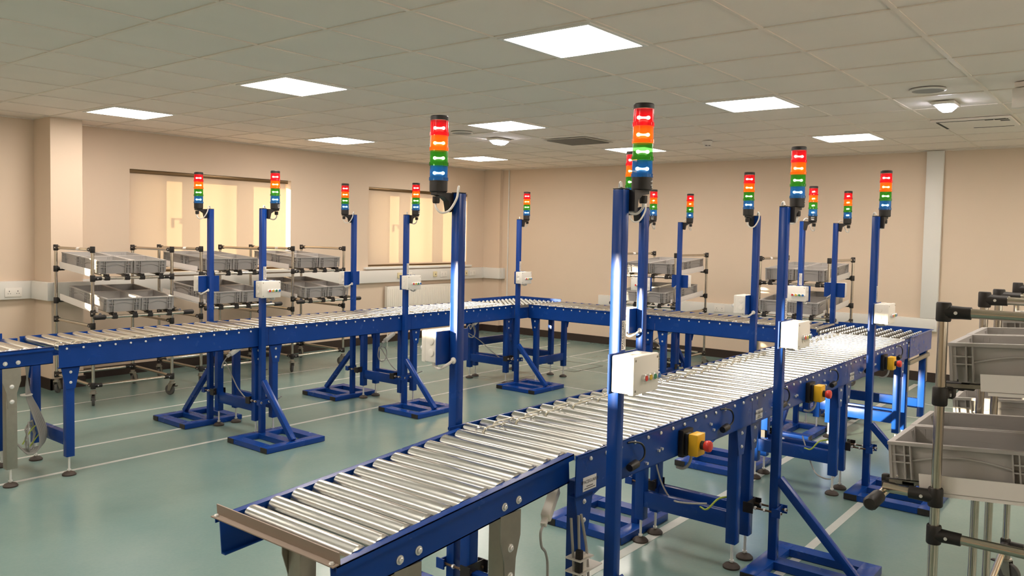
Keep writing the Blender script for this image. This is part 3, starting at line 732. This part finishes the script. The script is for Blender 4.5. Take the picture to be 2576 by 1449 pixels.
# ================================================================== CARTS AND CRATES
TR = .014
def conn_mesh(kind):
    g = G()
    if kind == 'tee': g.lathe([(.019, -.028), (.021, -.024), (.021, .024), (.019, .028)], n=14); g.lathe([(.021, 0), (.0185, .05), (.0185, .072)], ax=(0, 1, 0), n=14)
    g.mi = 1; g.lathe([(.005, 0), (.005, .003)], (-.0205, .035, 0), (-1, 0, 0), 8); g.lathe([(.005, 0), (.005, .003)], (.0205, .035, 0), (1, 0, 0), 8)
    return g.mesh('connector', [BLACK, CHROME])
conn = conn_mesh('tee')
def make_cart(label):
    t = thing('flow_rack_cart', label, 'rack cart', group='tube and joint rack carts')
    hx, hy = .355, .40
    pm = G().tube((0,0,.15), (0,0,1.378), TR, 14).mesh('post', TUBE)
    cap = G().lathe([(.0205, -.02), (.0205, .018), (.016, .024)], n=14).mesh('post_cap', BLACK)
    for sx in (-1, 1):
        for sy in (-1, 1):
            p = link('post', pm, t, (sx*hx, sy*hy, 0))
            link('post_cap', cap, p, (0, 0, 1.366))
            ry = 0 if sy < 0 else PI                    # towards the other post of this side
            for zz in (1.365, .70, .178): link('connector', conn, t, (sx*hx, sy*hy, zz), (0, 0, ry))
            rx = -PI/2 if sx < 0 else PI/2
            link('connector', conn, t, (sx*hx, sy*hy, .178), (0, 0, rx))
            zz = 1.115 if sy < 0 else 1.168
            link('connector', conn, t, (sx*hx, sy*hy, zz), (0, 0, rx))
            if sy > 0: link('connector', conn, t, (sx*hx, sy*hy, .873), (0, 0, rx))
            else: link('connector', conn, t, (sx*hx, sy*hy, .812), (0, 0, PI))
            # caster
            a = random.uniform(-1.2, 1.2)
            g = G(); g.lathe([(.022, .135), (.022, .118), (.03, .116), (.03, .108)], n=16)
            for s in (-1, 1): g.quadbox([(s*.017-.0015, -.028, .108), (s*.017+.0015, -.028, .108), (s*.017+.0015, .028, .108), (s*.017-.0015, .028, .108), (s*.017-.0015, .008, .040), (s*.017+.0015, .008, .040), (s*.017+.0015, .038, .040), (s*.017-.0015, .038, .040)])
            g.tube((-.02, .023, .05), (.02, .023, .05), .006, 8)
            c = obj('caster', g, GALV, t, (sx*hx, sy*hy, 0), (0, 0, a))
            obj('wheel', G().lathe([(.03, -.011), (.047, -.011), (.05, -.006), (.05, .006), (.047, .011), (.03, .011)], (0, .023, .05), (1, 0, 0), 24), RUBBER, c)
            if sy < 0: obj('brake_lever', G().box(-.012, .012, -.06, -.015, .085, .093, .003), BLACK, c)
        for zz, nm in ((1.365, 'top_rail'), (.70, 'guard_rail'), (.178, 'bottom_rail')):
            obj(nm, G().tube((sx*hx, -hy+.03, zz), (sx*hx, hy-.03, zz), TR, 14), TUBE, t)
        obj('shelf_stub', G().tube((sx*hx, -hy-.03, .812), (sx*hx, -.545, .812), TR, 12), TUBE, t)
    for sy in (-1, 1): obj('bottom_rail', G().tube((-hx+.03, sy*hy, .178), (hx-.03, sy*hy, .178), TR, 14), TUBE, t)
    fz = .790
    tubes = [((-hx+.03, -hy, 1.115), (hx-.03, -hy, 1.115)), ((-hx+.03, hy, 1.168), (hx-.03, hy, 1.168)), ((-hx-.02, -.55, fz), (hx+.06, -.55, fz)), ((-hx+.03, hy, .873), (hx-.03, hy, .873))]
    for a, b in tubes: obj('shelf_tube', G().tube(a, b, TR, 14), TUBE, t)
    for x0, x1 in ((-hx-.055, -hx+.055), (hx+.03, hx+.13)):
        obj('end_grip', G().lathe([(.012, 0), (.021, .008), (.022, .09), (.016, .10)], (x0, -.55, fz), (1, 0, 0), 14), BLACK, t)
    hk = G().box(-.022, .022, -.022, .022, -.02, .018, .006).box(-.018, .018, -.012, .075, .012, .030, .003).box(-.012, .012, -.025, -.005, .012, .036, .003).mesh('track_mount', BLACK)
    for (ya, za, yb, zb) in ((-hy, 1.115, hy, 1.168), (-.55, fz, hy, .873)):
        for x in (-.235, -.06, .075, .25):
            dz = .02
            g = G(); g.bar((x, ya, za+dz), (x, yb, zb+dz), .036, .012)
            tk = obj('roller_track', g, GALV, t)
            gw = G(); n = 12
            for k in range(n):
                f = (k+.7)/(n+.4); gw.lathe([(.007, -.014), (.007, .014)], (x, ya+(yb-ya)*f, za+(zb-za)*f+dz+.005), (1, 0, 0), 8)
            obj('track_wheel', gw, BLACK, tk)
            link('track_mount', hk, t, (x, ya, za))
        for sx in (-1, 1):
            x = sx*(hx-.022); y0 = ya+.10
            f = lambda y: za+(zb-za)*(y-ya)/(yb-ya)
            g = G(); g.bar((x, y0, f(y0)+.043), (x, yb-.03, f(yb-.03)+.043), .004, .05); g.bar((x-sx*.016, y0+.02, f(y0)+.012), (x-sx*.016, yb-.03, f(yb-.03)+.012), .030, .010)
            obj('side_guide', g, GUIDE, t)
    lt = obj('tape_tag', G().tube((-hx, -.14, 1.365), (-hx, -.085, 1.365), TR+.0006, 14), GUIDE, t)
    return t
def crate_mesh():
    g = G(); L, W, h = .40, .30, .12        # length along y
    a, b = W/2, L/2
    ti, to = .010, .014
    def loop(x, y, z): return [(-x, -y, z), (x, -y, z), (x, y, z), (-x, y, z)]
    # shell: outer wall, underside, inner wall
    R = [loop(a-.022, b-.022, 0), loop(a-to, b-to, h-.006), loop(a-to, b-to, h-.003), loop(a-to-.003, b-to-.003, h-.003), loop(a-.026, b-.026, .005)]
    V = [[g.b.verts.new(p) for p in r] for r in R]
    for r0, r1 in zip(V, V[1:]):
        for k in range(4): g.b.faces.new([r0[k], r0[(k+1)%4], r1[(k+1)%4], r1[k]])
    g.b.faces.new(V[0][::-1]); g.b.faces.new(V[-1])
    for (x0, x1, y0, y1) in ((-a, a, -b, -b+.018), (-a, a, b-.018, b), (-a, -a+.018, -b+.018, b-.018), (a-.018, a, -b+.018, b-.018)):
        g.box(x0, x1, y0, y1, h-.010, h)
    for s in (-1, 1):
        # end faces (width) and long faces: upright corner ribs, level ribs and the arched rib
        for wd, hd, along in ((a, b, 'x'), (b, a, 'y')):
            def bx(u0, u1, d, z0, z1):
                lo, hi = sorted((s*(hd-.020), s*(hd-.020+d)))
                if along == 'x': g.box(u0, u1, lo, hi, z0, z1)
                else: g.box(lo, hi, u0, u1, z0, z1)
            for q in (-1, 1):
                for u in (wd-.006, wd-.045, wd-.062): bx(min(q*u, q*(u-.004)), max(q*u, q*(u-.004)), .019, .006, h-.008)
                for z in (.055, .078): bx(min(q*(wd-.006), q*(wd-.062)), max(q*(wd-.006), q*(wd-.062)), .017, z, z+.004)
            N = 10; e = wd-.064
            for k in range(N):
                u0, u1 = -e+2*e*k/N, -e+2*e*(k+1)/N
                z0, z1 = (.060+.022*math.cos(PI*u/(2*e)) for u in (u0, u1))
                lo, hi = s*(hd-.020), s*(hd-.009)
                if along == 'x': P = [(u0, lo, z0), (u1, lo, z1), (u1, hi, z1), (u0, hi, z0)]
                else: P = [(lo, u0, z0), (lo, u1, z1), (hi, u1, z1), (hi, u0, z0)]
                g.quadbox(P+[(p[0], p[1], p[2]+.0045) for p in P])
    return g.mesh('crate', CRATE, 30)
CR = crate_mesh()
place = [('nearest the pillar, leftmost along the window wall', .315, 4.845, -.03), ('in the middle of the three along the window wall', 1.41, 5.02, .01), ('rightmost of the three along the window wall', 2.535, 5.07, 0.0),
         ('on the left in front of the right wall', 5.43, 1.86, -PI/2), ('on the right in front of the right wall', 5.43, .17, -PI/2),
         ('closest to the camera at the right edge of the picture', -.255, -2.67, PI), ('just beyond the closest one, at the right edge', .72, -2.67, PI+.03)]
short = ['the pillar cart', 'the middle window cart', 'the rightmost window cart', 'the left cart by the right wall', 'the right cart by the right wall', 'the closest right edge cart', 'the farther right edge cart']
pc = None
for n, (l, x, y, rz) in enumerate(place):
    label = 'tube rack cart with crates, '+l
    if pc is None: pc = make_cart(label); pc.location = (x, y, 0); pc.rotation_euler = (0, 0, rz); ct = pc
    else: ct = dup(pc, label, (x, y, 0), rz)
    M = Matrix.Translation((x, y, 0)) @ Matrix.Rotation(rz, 4, 'Z')
    hasback = n != 99
    for shelf, (ya, za, yb, zb, yf) in (('upper', (-.40, 1.115, .40, 1.168, -.385)), ('lower', (-.55, .790, .40, .873, -.54))):
        sl = math.atan2(zb-za, yb-ya)
        for row, rn in ((0, 'front'), (1, 'back')):
            for sx, sn in ((-1, 'left'), (1, 'right')):
                yc = yf+.2+row*.408; zc = za+(zb-za)*(yc-ya)/(yb-ya)+.0335
                xx = sx*.153+.004+random.uniform(-.003, .003)
                o = link('crate', CR); o.matrix_world = M @ Matrix.Translation((xx, yc+random.uniform(-.004, .004), zc)) @ Matrix.Rotation(sl, 4, 'X') @ Matrix.Rotation(random.uniform(-.006, .006), 4, 'Z')
                tag(o, 'grey crate, %s %s on %s shelf of %s' % (rn, sn, shelf, short[n]), 'crate', 'grey crates on the rack carts')

# ================================================================== LOOSE CABLES AND ADAPTERS
def coil(c, r, turns, ax=(1,0,0), jit=.006):
    ax = Vector(ax).normalized(); u = ax.cross(Vector((0,0,1))).normalized(); v = Vector((0,0,1)); P = []
    for k in range(turns*10+1):
        a = 2*PI*k/10; rr = r+random.uniform(-jit, jit)
        P.append(Vector(c)+u*rr*math.cos(a)+v*rr*1.25*math.sin(a)+ax*random.uniform(-jit, jit))
    return P
def adapter(label, loc, tail, rz=0, hang=.2):
    t = thing('cable_adapter', label, 'power connector', loc, rz, 'white cable connectors under the conveyors')
    obj('plug_body', G().bar((-.06, 0, -.03), (.06, 0, .035), .034, .034, bev=.006).bar((-.085, 0, -.045), (-.06, 0, -.03), .02, .02, bev=.003), WPLAST, t)
    obj('lead', G().path(smooth([(-.085, 0, -.045)]+tail, 6), .0045, 6), CABLE, t)
    obj('supply_lead', G().path(smooth([(.06, 0, .035), (.09, .01, .06), (.13, .04, .10)], 4), .0045, 6), CABLE, t)
adapter('white inline cable connector hanging under the window conveyor by the leftmost posts', (.41, 2.98, .60), [(-.12, 0, -.09), (-.13, 0, -.13), (-.105, 0, -.08), (-.06, -.03, -.20), (-.01, -.06, -.32), (.02, -.2, -.40), (.10, -.38, -.36), (.13, -.42, -.33)])
adapter('white inline cable connector with a coiled lead under the window conveyor, second pair of posts', (2.0, 2.92, .57), [(-.10, 0, -.08)]+[(-.085+.055*math.sin(a*.8), .0, -.15+.07*math.cos(a*.8)) for a in range(0, 24)]+[(-.05, -.1, -.26), (0, -.25, -.34), (.05, -.40, -.28)])
adapter('white inline cable connector with tangled leads under the far corner transfer', (3.36, 3.0, .62), [(-.11, 0, -.08)]+[(-.10+.05*math.sin(a*.9), .02*math.cos(a), -.10+.07*math.cos(a*.9)) for a in range(0, 20)]+[(-.02, -.05, -.2), (.03, -.2, -.32), (.0, -.42, -.40), (-.05, -.52, -.38)])
adapter('white inline cable connector under the cross conveyor beside its middle legs', (3.78, .95, .63), [(-.12, 0, -.07)]+[(-.12+.07*math.sin(a*.8), 0, -.16+.08*math.cos(a*.8)) for a in range(0, 12)]+[(-.1, -.02, -.28)], -PI/2)
adapter('white inline cable connector hanging at the start of the first powered foreground module', (-1.05, -1.18, .655), [(-.115, 0, -.06), (-.10, 0, -.11), (-.05, 0, -.15), (-.02, 0, -.22), (-.03, 0, -.40), (-.06, -.02, -.64)], .35)
t = thing('cable_bundle', 'grey cables zip tied in a loop beside the front leg of the nearest module', 'cable bundle', (-.99, -1.275, .30))
obj('cable_loop', G().path(smooth([(-.03, 0, .33), (-.035, -.01, .2), (-.03, -.02, .05), (0, -.02, .0), (.012, -.02, .06), (.01, -.01, .2), (-.015, 0, .33)]), .005, 6).path(smooth([(-.045, .02, .32), (-.05, 0, .1), (-.07, .01, -.1), (-.10, .02, -.29)]), .005, 6), CABLE, t)
obj('white_plug', G().bar((-.018, -.01, .06), (-.016, -.01, .20), .026, .022, (1,0,0), .004), WPLAST, t); obj('black_plug', G().bar((-.045, -.015, .05), (-.043, -.015, .22), .022, .02, (1,0,0), .004), BLACK, t)
obj('zip_tie', G().box(-.06, .075, -.032, .03, .14, .145).box(-.06, .02, -.032, .03, .185, .19), WPLAST, t)
t = thing('cable_bundle', 'bundle of grey cables with a green earth wire hanging behind the far left grey leg', 'cable bundle', (-1.17, 2.75, 0))
g = G()
for k in range(6):
    a = .018*k
    g.path(smooth([(-.03-.01*k*.3, a*.2, .70), (-.05+.006*k, a*.3, .52), (-.02+.012*k, -.02+.01*k, .38), (.01+.016*k, .02*k-.04, .25), (.0+.012*k, .02*k-.05, .16), (-.06, .015*k-.05, .14+.004*k), (-.10, .0, .2)]), .005, 6)
g.path(coil((-.03, 0, .24), .07, 3, (.8, -.6, 0), .012), .005, 6)
obj('grey_cable', g, CABLE, t); obj('earth_wire', G().path(smooth([(.10, .1, .29), (.05, .04, .31), (-.02, 0, .28), (-.08, -.02, .2)]), .004, 6).path(smooth([(.10, .1, .285), (.06, .06, .25), (0, .02, .2), (-.05, 0, .15)]), .004, 6), GCABLE, t)
obj('zip_tie', G().lathe([(.035, 0), (.035, .006)], (-.045, .01, .50), n=14), WPLAST, t)
def cable(label, pts, m=CABLE, r=.0045): return tag(obj('cable', G().path(smooth(pts, 6), r, 6), m), label, 'cable')
cable('grey cable running along the cross bars of the second pair of foreground legs', [(.38, -.80, .60), (.39, -.80, .45), (.40, -.83, .33), (.38, -.90, .26), (.30, -1.02, .285), (.36, -1.10, .285)])
cable('grey cable looping between the third foreground legs and the floor', [(1.99, -1.0, .30), (1.92, -1.08, .16), (1.86, -1.15, .10), (1.95, -1.22, .08), (2.03, -1.24, .22), (2.06, -1.25, .40)])
cable('green and yellow earth wire on the cross bar of the second foreground legs', [(.39, -1.225, .34), (.34, -1.17, .33), (.30, -1.13, .28), (.33, -1.08, .272)], GCABLE)
cable('green and yellow earth wire on the cross bar of the third foreground legs', [(1.86, -1.225, .34), (1.80, -1.17, .33), (1.77, -1.13, .28), (1.80, -1.08, .272)], GCABLE)
